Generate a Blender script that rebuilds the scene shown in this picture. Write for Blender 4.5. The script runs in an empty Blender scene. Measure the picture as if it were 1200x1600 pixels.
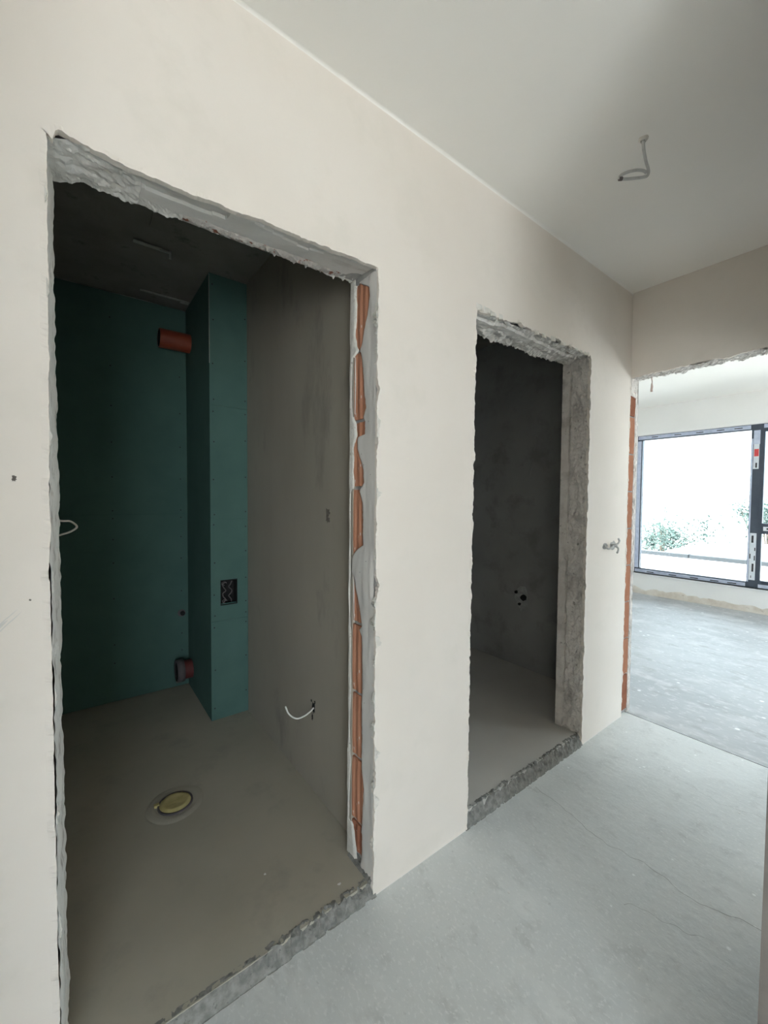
import bpy, bmesh, math, random
from mathutils import Vector, Matrix, noise
from mathutils.geometry import tessellate_polygon

random.seed(7)
S = bpy.context.scene
COL = S.collection

# ------------------------------------------------------------------ camera
cam_d = bpy.data.cameras.new('camera'); cam = bpy.data.objects.new('camera', cam_d); COL.objects.link(cam)
cam_d.sensor_fit = 'HORIZONTAL'; cam_d.sensor_width = 36.0; cam_d.lens = 36.0 * 633.26 / 1200.0
cam_d.clip_start = 0.02; cam_d.clip_end = 300
R_ = Vector((0.79520332, -0.60629105, 0.0079274)); U_ = Vector((0.01472875, 0.03238499, 0.99936694)); F_ = Vector((0.60616396, 0.79458314, -0.03468256))
m = Matrix((R_, U_, -F_)).transposed().to_4x4(); m.translation = Vector((0, 0, 1.3806)); cam.matrix_world = m
S.camera = cam

# ------------------------------------------------------------------ sky and daylight
S.view_settings.view_transform = 'Standard'; S.view_settings.look = 'None'
S.view_settings.gamma = 1.0; S.view_settings.use_curve_mapping = False
S.view_settings.exposure = 3.3
w = bpy.data.worlds.new('overcast_sky'); S.world = w; w.use_nodes = True
bg = w.node_tree.nodes['Background']; bg.inputs[0].default_value = (0.77, 0.90, 1.0, 1); bg.inputs[1].default_value = 1.0
sun_l = bpy.data.lights.new('sun', 'SUN'); sun_l.energy = 3.6; sun_l.angle = math.radians(0.6); sun_l.color = (1.0, 0.96, 0.9)
sun = bpy.data.objects.new('sun', sun_l); COL.objects.link(sun); sun.rotation_euler = Vector((0.03, 0.22, 0.975)).to_track_quat('Z', 'Y').to_euler()
def portal(name, loc, rot, sx, sy):           # guides sky sampling through a modelled wall opening, adds no light
    l = bpy.data.lights.new(name, 'AREA'); l.shape = 'RECTANGLE'; l.size = sx; l.size_y = sy; l.cycles.is_portal = True
    o = bpy.data.objects.new(name, l); COL.objects.link(o); o.location = loc; o.rotation_euler = rot
portal('portal_living', (6.90, 0.62, 1.31), (0, math.radians(90), 0), 2.03, 3.85)
portal('portal_back', (-1.40, -3.67, 1.22), (math.radians(90), 0, 0), 1.8, 2.44)
portal('portal_side', (5.6, -2.62, 1.31), (math.radians(90), 0, 0), 1.6, 2.2)  # this side opening is added, unseen, for more daylight
S.cycles.diffuse_bounces = 8; S.cycles.max_bounces = 12

# ------------------------------------------------------------------ helpers
def n3(x, y, z, s=1.0): return noise.noise(Vector((x * s, y * s, z * s)))
def fr(x, y, z, s=1.0, o=4): return noise.fractal(Vector((x * s, y * s, z * s)), 0.8, 2.1, o)

class MB:
    def __init__(self): self.v = []; self.f = []
    def box(self, x0, x1, y0, y1, z0, z1):
        b = len(self.v)
        self.v += [(x, y, z) for z in (z0, z1) for y in (y0, y1) for x in (x0, x1)]
        self.f += [tuple(b + i for i in q) for q in ((0, 2, 3, 1), (4, 5, 7, 6), (0, 1, 5, 4), (2, 6, 7, 3), (0, 4, 6, 2), (1, 3, 7, 5))]
        return self
    def grid(self, nu, nv, fn, flip=False):
        b = len(self.v)
        for i in range(nu + 1):
            for j in range(nv + 1): self.v.append(tuple(fn(i / nu, j / nv)))
        for i in range(nu):
            for j in range(nv):
                a = b + i * (nv + 1) + j; q = (a, a + nv + 1, a + nv + 2, a + 1)
                self.f.append(q[::-1] if flip else q)
        return self
    def tube(self, pts, r, n=8, caps=True, r1=None):
        pts = [Vector(p) for p in pts]; b = len(self.v); prev = None; N = len(pts)
        for i, p in enumerate(pts):
            t = (pts[min(i + 1, N - 1)] - pts[max(i - 1, 0)]).normalized()
            if prev is None:
                a = t.orthogonal().normalized()
            else:
                a = (prev - t * prev.dot(t)).normalized()
            prev = a; c = t.cross(a); rr = r if r1 is None else r + (r1 - r) * i / (N - 1)
            for k in range(n):
                an = 2 * math.pi * k / n; self.v.append(tuple(p + (a * math.cos(an) + c * math.sin(an)) * rr))
        for i in range(N - 1):
            for k in range(n):
                k2 = (k + 1) % n; self.f.append((b + i * n + k, b + i * n + k2, b + (i + 1) * n + k2, b + (i + 1) * n + k))
        if caps:
            self.f.append(tuple(b + k for k in range(n))[::-1]); self.f.append(tuple(b + (N - 1) * n + k for k in range(n)))
        return self
    def prism(self, poly, fn, d0, d1):          # outline poly (a,b), fn(a,b,d)->xyz
        b = len(self.v); n = len(poly)
        for d in (d0, d1): self.v += [tuple(fn(a, c, d)) for a, c in poly]
        self.f.append(tuple(b + i for i in range(n))); self.f.append(tuple(b + n + i for i in range(n))[::-1])
        for i in range(n):
            j = (i + 1) % n; self.f.append((b + i, b + n + i, b + n + j, b + j))
        return self
    def ring(self, c, r0, r1, z0, z1, n=28):    # vertical-axis ring
        b = len(self.v)
        for k in range(n):
            an = 2 * math.pi * k / n; ca, sa = math.cos(an), math.sin(an)
            self.v += [(c[0] + ca * r, c[1] + sa * r, z) for r, z in ((r0, z0), (r1, z0), (r1, z1), (r0, z1))]
        for k in range(n):
            k2 = (k + 1) % n
            for q in range(4):
                q2 = (q + 1) % 4; self.f.append((b + 4 * k + q, b + 4 * k2 + q, b + 4 * k2 + q2, b + 4 * k + q2))
        return self
    def mesh(self, name, mat, smooth=False):
        me = bpy.data.meshes.new(name); me.from_pydata(self.v, [], self.f)
        bm = bmesh.new(); bm.from_mesh(me); bmesh.ops.recalc_face_normals(bm, faces=bm.faces); bm.to_mesh(me); bm.free()
        if smooth:
            for p in me.polygons: p.use_smooth = True
        me.materials.append(mat); return me
    def build(self, name, mat, parent=None, smooth=False):
        return link(name, self.mesh(name, mat, smooth), parent)

def link(name, me, parent=None, loc=None):
    o = bpy.data.objects.new(name, me); COL.objects.link(o)
    if parent is not None: o.parent = parent
    if loc is not None: o.location = loc
    return o
def tag(o, label, cat, group=None, kind=None):
    o['label'] = label; o['category'] = cat
    if group: o['group'] = group
    if kind: o['kind'] = kind
    return o
def thing(name, label, cat, loc=(0, 0, 0), group=None, kind=None):
    o = bpy.data.objects.new(name, None); COL.objects.link(o); o.location = loc; o.empty_display_size = 0.05
    return tag(o, label, cat, group, kind)
def struct(o, label, cat): return tag(o, label, cat, kind='structure')
def interp(tab, x, k):
    if x <= tab[0][0]: return tab[0][k]
    for a, b in zip(tab, tab[1:]):
        if x <= b[0]: return a[k] + (b[k] - a[k]) * (x - a[0]) / (b[0] - a[0] + 1e-9)
    return tab[-1][k]
def spline(pts, n=8):
    P = [Vector(p) for p in pts]; P = [P[0] * 2 - P[1]] + P + [P[-1] * 2 - P[-2]]; out = []
    for i in range(1, len(P) - 2):
        a, b, c, d = P[i - 1:i + 3]
        for k in range(n):
            t = k / n; out.append(0.5 * (2 * b + (c - a) * t + (2 * a - 5 * b + 4 * c - d) * t * t + (3 * b - a - 3 * c + d) * t ** 3))
    out.append(P[-2]); return out

# ------------------------------------------------------------------ materials
def pmat(name, c1, c2, scale=3.0, rough=0.85, bump=0.1, bscale=60.0, spec=0.3, stretch=(1, 1, 1), spots=None, layer=None, bdist=0.004, contrast=(0.35, 0.65)):
    mt = bpy.data.materials.new(name); mt.use_nodes = True; nt = mt.node_tree; N = nt.nodes; L = nt.links
    P = N['Principled BSDF']; P.inputs['Roughness'].default_value = rough; P.inputs['Specular IOR Level'].default_value = spec
    tc = N.new('ShaderNodeTexCoord'); mp = N.new('ShaderNodeMapping'); mp.inputs['Scale'].default_value = stretch
    L.new(tc.outputs['Object'], mp.inputs['Vector'])
    def nz(sc, det=5.0, ro=0.55, vec=mp):
        t = N.new('ShaderNodeTexNoise'); t.inputs['Scale'].default_value = sc; t.inputs['Detail'].default_value = det; t.inputs['Roughness'].default_value = ro
        L.new(vec.outputs[0], t.inputs['Vector']); return t
    def ramp(src, a, b):
        r = N.new('ShaderNodeMapRange'); r.inputs[1].default_value = a; r.inputs[2].default_value = b; r.clamp = True; L.new(src, r.inputs[0]); return r.outputs[0]
    def mix(f, a, b):
        x = N.new('ShaderNodeMix'); x.data_type = 'RGBA'; L.new(f, x.inputs[0])
        for i, c in ((6, a), (7, b)):
            if isinstance(c, tuple): x.inputs[i].default_value = (*c, 1)
            else: L.new(c, x.inputs[i])
        return x.outputs[2]
    col = mix(ramp(nz(scale).outputs[0], *contrast), c1, c2)
    if layer:                                     # (colour, noise scale, low, high)
        for c3, s3, lo, hi in layer: col = mix(ramp(nz(s3, 6.0, 0.62).outputs[0], lo, hi), col, c3)
    if spots:                                     # (colour, cell scale, radius)
        for c4, s4, r4 in spots:
            vo = N.new('ShaderNodeTexVoronoi'); vo.inputs['Scale'].default_value = s4; L.new(tc.outputs['Object'], vo.inputs['Vector'])
            col = mix(ramp(vo.outputs['Distance'], r4, r4 * 0.6), col, c4)
    L.new(col, P.inputs['Base Color'])
    if bump:
        b = N.new('ShaderNodeBump'); b.inputs['Strength'].default_value = bump; b.inputs['Distance'].default_value = bdist
        L.new(nz(bscale, 6.0, 0.6).outputs[0], b.inputs['Height']); L.new(b.outputs[0], P.inputs['Normal'])
    return mt

M = {}
M['plaster'] = pmat('plaster_wall', (0.755, 0.695, 0.63), (0.795, 0.74, 0.68), 1.6, 0.9, 0.12, 9, 0.2, layer=[((0.735, 0.685, 0.62), 5, 0.55, 0.75)], bdist=0.01)
M['ceiling'] = pmat('plaster_ceiling', (0.86, 0.835, 0.79), (0.89, 0.865, 0.825), 1.0, 0.9, 0.05, 6, 0.2, bdist=0.01)
M['edge'] = pmat('plaster_broken_edge', (0.76, 0.74, 0.69), (0.66, 0.63, 0.58), 30, 0.95, 0.5, 120, 0.1, layer=[((0.42, 0.38, 0.34), 55, 0.60, 0.72)])
M['render'] = pmat('grey_mortar_render', (0.61, 0.585, 0.555), (0.69, 0.665, 0.63), 9, 0.85, 0.25, 45, 0.2, stretch=(1, 1, 0.35), spots=[((0.16, 0.14, 0.13), 26, 0.055)])
M['soffit'] = pmat('lintel_mortar', (0.76, 0.745, 0.715), (0.82, 0.80, 0.77), 8, 0.85, 0.3, 35, 0.2, stretch=(0.4, 1, 1), layer=[((0.50, 0.45, 0.41), 10, 0.60, 0.78)])
M['rough_soffit'] = pmat('lintel_rough_mortar', (0.74, 0.715, 0.68), (0.56, 0.535, 0.505), 20, 0.95, 0.6, 70, 0.1, layer=[((0.45, 0.34, 0.29), 25, 0.64, 0.74)])
M['red_soffit'] = pmat('lintel_brick_rubble', (0.52, 0.49, 0.46), (0.60, 0.57, 0.54), 30, 0.95, 0.6, 90, 0.1, layer=[((0.30, 0.13, 0.09), 38, 0.56, 0.62)])
M['concrete_jamb'] = pmat('rough_concrete', (0.66, 0.62, 0.58), (0.76, 0.72, 0.68), 14, 0.95, 0.7, 60, 0.1, layer=[((0.48, 0.45, 0.42), 9, 0.50, 0.70), ((0.32, 0.30, 0.28), 34, 0.61, 0.70)], bdist=0.008)
M['shaded_end'] = pmat('shaded_wall_end', (0.21, 0.19, 0.175), (0.25, 0.23, 0.215), 8, 0.95, 0.3, 40, 0.1)  # shade on the wall end put into the colour
M['living'] = pmat('living_plaster', (0.84, 0.83, 0.81), (0.87, 0.86, 0.845), 1.6, 0.9, 0.1, 9, 0.2, bdist=0.01)
M['jamb_white'] = pmat('white_jamb_plaster', (0.84, 0.82, 0.78), (0.76, 0.73, 0.69), 14, 0.95, 0.4, 80, 0.1, stretch=(1, 1, 0.3), layer=[((0.52, 0.48, 0.44), 26, 0.55, 0.64)])
M['mortar'] = pmat('joint_mortar', (0.36, 0.35, 0.34), (0.45, 0.44, 0.42), 40, 0.95, 0.5, 120, 0.1)
M['brick'] = pmat('clay_brick', (0.42, 0.19, 0.115), (0.50, 0.245, 0.155), 14, 0.9, 0.3, 90, 0.15, stretch=(1, 1, 0.4), layer=[((0.60, 0.52, 0.46), 48, 0.66, 0.70)])
M['brick_dark'] = pmat('clay_brick_dark', (0.30, 0.12, 0.075), (0.38, 0.165, 0.10), 14, 0.9, 0.3, 90, 0.15, layer=[((0.58, 0.50, 0.45), 48, 0.66, 0.70)])
M['floor'] = pmat('screed_floor', (0.595, 0.615, 0.61), (0.65, 0.67, 0.665), 2.0, 0.62, 0.5, 30, 0.35, stretch=(1.0, 0.6, 1),
                  layer=[((0.68, 0.70, 0.695), 7, 0.53, 0.70), ((0.54, 0.555, 0.55), 15, 0.54, 0.70), ((0.70, 0.715, 0.71), 110, 0.54, 0.64), ((0.50, 0.51, 0.505), 80, 0.63, 0.72), ((0.84, 0.86, 0.86), 24, 0.685, 0.71)], spots=[((0.84, 0.86, 0.86), 9, 0.06)], bdist=0.004)
M['floor_living'] = pmat('screed_floor_living', (0.355, 0.365, 0.375), (0.425, 0.435, 0.445), 2.2, 0.6, 0.4, 14, 0.35, stretch=(1.0, 0.5, 1),
                  layer=[((0.51, 0.515, 0.52), 5, 0.52, 0.66), ((0.33, 0.33, 0.332), 9, 0.54, 0.68), ((0.52, 0.525, 0.53), 40, 0.55, 0.66), ((0.72, 0.73, 0.74), 14, 0.69, 0.72)], spots=[((0.74, 0.75, 0.75), 4.5, 0.07)])
M['floor_wet'] = pmat('bathroom_screed', (0.40, 0.375, 0.31), (0.45, 0.42, 0.35), 2.2, 0.8, 0.15, 22, 0.25, layer=[((0.35, 0.33, 0.285), 6, 0.55, 0.78)])
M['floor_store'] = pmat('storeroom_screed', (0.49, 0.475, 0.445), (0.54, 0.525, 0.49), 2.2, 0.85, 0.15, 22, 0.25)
M['broken_concrete'] = pmat('broken_concrete', (0.19, 0.19, 0.178), (0.31, 0.305, 0.285), 45, 0.97, 0.8, 110, 0.1, layer=[((0.15, 0.15, 0.14), 70, 0.60, 0.70)])
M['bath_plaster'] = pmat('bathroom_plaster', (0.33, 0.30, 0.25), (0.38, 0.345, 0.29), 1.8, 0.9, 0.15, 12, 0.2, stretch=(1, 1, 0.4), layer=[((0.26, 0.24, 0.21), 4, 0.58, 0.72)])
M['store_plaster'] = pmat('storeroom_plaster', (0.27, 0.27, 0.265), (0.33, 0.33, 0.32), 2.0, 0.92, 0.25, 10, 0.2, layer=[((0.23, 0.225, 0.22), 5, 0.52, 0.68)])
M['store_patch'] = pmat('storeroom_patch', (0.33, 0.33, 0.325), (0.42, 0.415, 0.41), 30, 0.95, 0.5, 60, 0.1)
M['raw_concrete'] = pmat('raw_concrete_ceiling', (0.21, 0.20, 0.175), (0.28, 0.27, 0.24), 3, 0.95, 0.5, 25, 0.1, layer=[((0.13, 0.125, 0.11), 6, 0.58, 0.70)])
M['green'] = pmat('green_gypsum_board', (0.078, 0.150, 0.130), (0.089, 0.167, 0.145), 5, 0.85, 0.03, 200, 0.2)
M['seam'] = pmat('board_seam', (0.05, 0.13, 0.115), (0.06, 0.15, 0.13), 20, 0.9, 0)
M['black'] = pmat('dark_cavity', (0.012, 0.012, 0.012), (0.02, 0.019, 0.018), 20, 0.8, 0)
M['screw'] = pmat('black_screw', (0.02, 0.025, 0.025), (0.03, 0.03, 0.03), 50, 0.5, 0)
M['orange_pipe'] = pmat('orange_sewer_pipe', (0.24, 0.045, 0.02), (0.29, 0.06, 0.027), 12, 0.45, 0.05, 60, 0.5, layer=[((0.30, 0.15, 0.10), 20, 0.66, 0.74)])
M['grey_pipe'] = pmat('grey_pipe_plastic', (0.10, 0.09, 0.09), (0.14, 0.12, 0.12), 12, 0.6, 0)
M['red_pipe'] = pmat('dark_red_pipe', (0.12, 0.03, 0.028), (0.15, 0.04, 0.035), 12, 0.5, 0)
M['foam'] = pmat('yellow_foam', (0.42, 0.36, 0.16), (0.50, 0.43, 0.21), 25, 0.9, 0.3, 70, 0.1)
M['wire'] = pmat('white_cable', (0.78, 0.77, 0.72), (0.84, 0.83, 0.78), 30, 0.5, 0)
M['cable_grey'] = pmat('grey_cable', (0.46, 0.46, 0.45), (0.54, 0.54, 0.53), 30, 0.45, 0)
M['metal'] = pmat('dull_metal', (0.34, 0.33, 0.30), (0.42, 0.41, 0.38), 30, 0.5, 0.1, 60, 0.5)
M['frame'] = pmat('anthracite_frame', (0.06, 0.072, 0.095), (0.075, 0.09, 0.115), 8, 0.45, 0)
M['film'] = pmat('protective_film', (0.48, 0.53, 0.66), (0.60, 0.64, 0.76), 18, 0.5, 0.1, 60)
M['film_white'] = pmat('printed_film', (0.68, 0.71, 0.76), (0.74, 0.77, 0.80), 18, 0.5, 0)
M['print'] = pmat('black_print', (0.03, 0.03, 0.035), (0.05, 0.05, 0.05), 10, 0.6, 0)
M['red'] = pmat('red_print', (0.62, 0.07, 0.07), (0.66, 0.09, 0.09), 10, 0.6, 0)
M['tan'] = pmat('bare_plaster_band', (0.64, 0.57, 0.49), (0.76, 0.71, 0.64), 9, 0.95, 0.4, 50, 0.1, layer=[((0.36, 0.28, 0.21), 16, 0.62, 0.74)])
M['white_ext'] = pmat('white_exterior', (0.74, 0.74, 0.73), (0.78, 0.78, 0.77), 3, 0.8, 0)
M['ext_grey'] = pmat('grey_coping', (0.034, 0.038, 0.042), (0.04, 0.045, 0.05), 6, 0.6, 0)
M['ext_ground'] = pmat('pale_ground', (0.42, 0.41, 0.38), (0.52, 0.51, 0.48), 0.3, 0.95, 0)
M['leaf'] = pmat('leaf', (0.032, 0.055, 0.047), (0.05, 0.078, 0.068), 3, 0.7, 0)
M['bark'] = pmat('bark', (0.12, 0.09, 0.07), (0.16, 0.13, 0.10), 8, 0.9, 0)
M['roof'] = pmat('roof_tile', (0.40, 0.30, 0.26), (0.46, 0.35, 0.30), 8, 0.9, 0)
M['crack'] = pmat('hairline_crack', (0.22, 0.225, 0.22), (0.30, 0.305, 0.30), 40, 0.95, 0)
M['chip'] = pmat('plaster_crumb', (0.72, 0.72, 0.70), (0.78, 0.78, 0.76), 30, 0.9, 0)
M['smudge'] = pmat('dark_scuff', (0.14, 0.12, 0.105), (0.20, 0.18, 0.16), 60, 0.95, 0)
M['pink'] = pmat('pinkish_mortar', (0.50, 0.38, 0.34), (0.58, 0.45, 0.41), 60, 0.95, 0.4, 150)
def glass_mat():
    mt = bpy.data.materials.new('window_glass'); mt.use_nodes = True; nt = mt.node_tree; N = nt.nodes; nt.nodes.remove(N['Principled BSDF'])
    t = N.new('ShaderNodeBsdfTransparent'); t.inputs[0].default_value = (0.92, 0.95, 0.95, 1); g = N.new('ShaderNodeBsdfGlossy'); g.inputs['Roughness'].default_value = 0.02
    x = N.new('ShaderNodeMixShader'); fz = N.new('ShaderNodeFresnel'); fz.inputs[0].default_value = 1.45
    nt.links.new(fz.outputs[0], x.inputs[0]); nt.links.new(t.outputs[0], x.inputs[1]); nt.links.new(g.outputs[0], x.inputs[2]); nt.links.new(x.outputs[0], N['Material Output'].inputs[0]); return mt
M['glass'] = glass_mat()

# ================================================================== SETTING
WY0, WY1 = 1.094, 1.249          # the wall with the two rough doorways
HC = 2.65                        # hall ceiling

# ---- floors
fl = MB().box(-2.7, 2.829, -4.1, 1.30, -0.10, 0.0).build('floor', M['floor'])
struct(fl, 'grey concrete screed floor of the hall with hairline cracks', 'floor')
def crack(pts, wd, parent):
    P = spline([(x, y, 0) for x, y in pts], 10); mb = MB(); V = []
    for i, p in enumerate(P):
        t = (P[min(i + 1, len(P) - 1)] - P[max(i - 1, 0)]).normalized(); q = Vector((-t.y, t.x, 0))
        j = q * (n3(p.x, p.y, 3, 25) * 0.012); ww = wd * (0.55 + 0.9 * abs(n3(p.x, p.y, 9, 18)))
        V.append((p + j - q * ww, p + j + q * ww))
    for a, b in V: mb.v += [(a.x, a.y, 0.0006), (b.x, b.y, 0.0006)]
    for i in range(len(V) - 1): mb.f.append((2 * i, 2 * i + 1, 2 * i + 3, 2 * i + 2))
    o = mb.build('crack', M['crack'], parent); return o
crack([(1.732, 1.064), (1.72, 0.913), (1.685, 0.782), (1.682, 0.68), (1.699, 0.573), (1.688, 0.477), (1.678, 0.418), (1.703, 0.345), (1.731, 0.294), (1.733, 0.20), (1.72, 0.17)], 0.0011, fl)
crack([(1.47, 0.56), (1.498, 0.52), (1.52, 0.452), (1.535, 0.404), (1.56, 0.36)], 0.0007, fl)
crack([(2.36, 0.62), (2.32, 0.50), (2.36, 0.36), (2.33, 0.22)], 0.0006, fl)
fl2 = MB().box(2.836, 6.9, -2.6, 3.4, -0.10, 0.0).build('floor_living', M['floor_living'])
struct(fl2, 'bright grey screed floor of the far room below the big window', 'floor')
MB().box(2.82, 2.845, -2.6, 1.3, -0.10, -0.03).build('saw_cut_bed', M['crack'], fl)

def rough_step(name, x0, x1, h, amp, parent, seed):
    nu = int((x1 - x0) / 0.0045)
    prof = [(1.086, -0.004), (1.090, 0.008), (1.096, 0.35), (1.101, 0.62), (1.107, 0.88), (1.113, 1.0), (1.119, 1.0), (1.126, 1.0), (1.136, 0.96)]
    nv = len(prof) - 1
    def fn(u, v):
        k = int(round(v * nv)); y, zz = prof[k]; x = x0 + (x1 - x0) * u; a = amp(x)
        wgt = [0, .25, .8, 1, 1, 1, .8, .4, 0][k]
        dy = wgt * a * (fr(x, k * 0.7, seed, 20) * 0.020 + n3(x, k * 1.3, seed, 80) * 0.006)
        dz = wgt * a * (fr(x, k * 0.9, seed + 4, 30) * 0.012 + max(0, n3(x, k * 2.1, seed, 90)) * 0.012)
        return (x, y + dy, max(-0.004, h * zz + dz))
    return MB().grid(nu, nv, fn).build(name, M['broken_concrete'], parent)
fb = MB().box(-0.26, 0.97, 1.110, 3.2, -0.02, 0.045).build('floor_bathroom', M['floor_wet'])
struct(fb, 'dim grey screed floor of the bathroom with a broken front edge', 'floor')
rough_step('broken_edge', -0.045, 0.812, 0.045, lambda x: 0.16 + 0.84 * min(1, max(0, (x - 0.38) / 0.16)), fb, 3.0)
fs = MB().box(0.97, 2.8, 1.112, 2.8, -0.02, 0.058).build('floor_storeroom', M['floor_store'])
struct(fs, 'raised grey screed floor inside the narrow dark doorway', 'floor')
rough_step('broken_edge', 1.272, 2.25, 0.058, lambda x: 0.95, fs, 11.0)

# ---- ceilings
c1 = MB().box(-2.7, 2.81, -4.1, 1.18, HC, 2.9)
def cove(u, v):                     # soft plaster fillet where ceiling meets the doorway wall
    x = -2.6 + 5.35 * u; a = v * math.pi / 2; r = 0.008 + 0.002 * n3(x, 0, 0, 3)
    return (x, WY0 - r * (1 - math.sin(a)), HC - r * (1 - math.cos(a)))
c1.grid(160, 4, cove)
struct(c1.build('ceiling', M['ceiling']), 'off-white plastered hall ceiling with a hanging cable', 'ceiling')
struct(MB().box(2.81, 6.9, -2.6, 3.4, 2.72, 2.95).build('ceiling_living', M['ceiling']), 'bright white ceiling of the far room by the window', 'ceiling')
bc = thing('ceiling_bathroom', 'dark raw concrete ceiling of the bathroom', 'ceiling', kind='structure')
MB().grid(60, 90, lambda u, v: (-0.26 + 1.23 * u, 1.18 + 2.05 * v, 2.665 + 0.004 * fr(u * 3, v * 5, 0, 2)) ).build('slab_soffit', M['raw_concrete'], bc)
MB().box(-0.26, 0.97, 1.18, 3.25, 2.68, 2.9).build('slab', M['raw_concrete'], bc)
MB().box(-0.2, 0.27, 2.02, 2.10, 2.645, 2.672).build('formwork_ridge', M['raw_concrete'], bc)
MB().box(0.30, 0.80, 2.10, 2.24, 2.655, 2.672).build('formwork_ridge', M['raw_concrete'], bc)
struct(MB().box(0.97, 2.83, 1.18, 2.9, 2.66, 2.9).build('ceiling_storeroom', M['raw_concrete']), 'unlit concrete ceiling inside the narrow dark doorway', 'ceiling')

# ---- wall_left: the hall wall with two doorways
wl = thing('wall_left', 'off-white plastered hall wall with two rough doorways', 'wall', kind='structure')
core = MB()
core.box(-2.7, -0.052, 1.104, 1.238, 0, 2.9)
core.box(0.895, 1.268, 1.104, 1.238, 0, 2.9)
core.box(2.255, 2.752, 1.104, 1.238, 0, 2.9)
core.box(-0.06, 0.905, 1.104, 1.238, 2.150, 2.9)
core.box(1.26, 2.26, 1.104, 1.238, 2.172, 2.9)
core.box(0.80, 0.90, 1.104, 1.238, 2.128, 2.16)
core.build('core', M['mortar'], wl)

def ragged(p0, p1, step, amp, out, seed, chip=0.0):
    (xa, za), (xb, zb) = p0, p1; L = math.hypot(xb - xa, zb - za); n = max(2, int(L / step)); res = []
    for i in range(n + 1):
        t = i / n; s = t * L; e = 1 if 0 < i < n else 0
        o = fr(s, seed, 0.3, 14) * amp + n3(s, seed, 1.7, 90) * amp * 0.45
        c = n3(s, seed, 5.1, 9)
        if chip and c > 0.22: o -= chip * (c - 0.22) * 3 * (0.6 + 0.4 * n3(s, seed, 8, 60))
        res.append((xa + (xb - xa) * t + out[0] * o * e, za + (zb - za) * t + out[1] * o * e, 1))
    return res
outl = [(-2.7, 0.0, 0)]
outl += ragged((-0.043, 0.0), (-0.044, 1.2), 0.006, 0.0022, (1, 0), 1.0)
outl += ragged((-0.044, 1.2), (-0.034, 2.10), 0.006, 0.0026, (1, 0), 2.0)[1:]
outl += [(-0.036, 2.118, 1), (-0.026, 2.108, 1), (-0.021, 2.127, 1)]
outl += ragged((-0.016, 2.131), (0.10, 2.114), 0.006, 0.004, (0, -1), 3.0)
outl += ragged((0.10, 2.114), (0.80, 2.136), 0.006, 0.0045, (0, -1), 4.0)[1:]
outl += ragged((0.803, 2.132), (0.800, 0.02), 0.006, 0.0045, (-1, 0), 5.0, 0.016)
outl += [(0.802, 0.0, 0)]
outl += ragged((1.283, 0.0), (1.287, 1.0), 0.006, 0.006, (1, 0), 6.0)
outl += ragged((1.287, 1.0), (1.294, 2.125), 0.006, 0.006, (1, 0), 7.0)[1:]
outl += ragged((1.296, 2.135), (1.62, 2.158), 0.006, 0.007, (0, -1), 8.0, 0.014)
outl += ragged((1.62, 2.158), (2.236, 2.160), 0.006, 0.007, (0, -1), 9.0, 0.012)[1:]
outl += ragged((2.238, 2.155), (2.240, 0.01), 0.008, 0.005, (-1, 0), 10.0)
outl += [(2.240, 0.0, 0)]
outl += ragged((2.748, 0.0), (2.752, 2.14), 0.008, 0.003, (1, 0), 11.0)
outl += [(2.752, 2.66, 0), (-2.7, 2.66, 0)]
def skin(outl, y_front, y_back, name, mat, parent, lip=0.006, inset=0.013):
    n = len(outl); P = [Vector((a, b)) for a, b, _ in outl]; Q = []
    for i in range(n):
        if not outl[i][2]: Q.append(P[i].copy()); continue
        t = (P[(i + 1) % n] - P[i - 1]); t = t.normalized() if t.length > 1e-9 else Vector((1, 0))
        # smoother tangent over a wider window
        a, b = P[(i + 4) % n], P[i - 4]
        if outl[(i + 4) % n][2] and outl[i - 4][2] and (a - b).length > 1e-6: t = (a - b).normalized()
        nrm = Vector((-t.y, t.x)); Q.append(P[i] + nrm * inset)
    mb = MB()
    fr_i = []
    for i in range(n):
        x, z = P[i]; l = lip * max(0.0, fr(x, z, 2.0, 22) * 1.1 + 0.15) if outl[i][2] else 0
        fr_i.append(len(mb.v)); mb.v.append((x, y_front - l, z))
    back0 = len(mb.v); mb.v += [(p.x, y_back, p.y) for p in P]
    q0 = len(mb.v); mb.v += [(q.x, y_front, q.y) for q in Q]
    for i in range(n):
        j = (i + 1) % n
        mb.f.append((i, j, back0 + j, back0 + i)); mb.f.append((i, q0 + i, q0 + j, j))
    for t in tessellate_polygon([[Vector((q.x, q.y, 0)) for q in Q]]): mb.f.append(tuple(q0 + k for k in t))
    me = bpy.data.meshes.new(name); me.from_pydata(mb.v, [], mb.f); me.materials.append(mat)
    bm = bmesh.new(); bm.from_mesh(me); bmesh.ops.remove_doubles(bm, verts=bm.verts, dist=1e-6)
    for f in bm.faces:
        f.normal_update()
        if abs(f.normal.y) > 0.5 and f.normal.y > 0: f.normal_flip()
    bm.to_mesh(me); bm.free()
    return link(name, me, parent)
skin(outl, WY0, 1.108, 'plaster_face', M['plaster'], wl)
rear = MB(); rear.box(-2.7, -0.04, 1.236, 1.249, 0, 2.9); rear.box(0.80, 1.27, 1.236, 1.249, 0, 2.9); rear.box(2.25, 2.80, 1.236, 1.249, 0, 2.9); rear.box(-0.05, 0.81, 1.236, 1.249, 2.155, 2.9); rear.box(1.26, 2.26, 1.236, 1.249, 2.175, 2.9)
rear.build('rear_plaster', M['bath_plaster'], wl)

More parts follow.
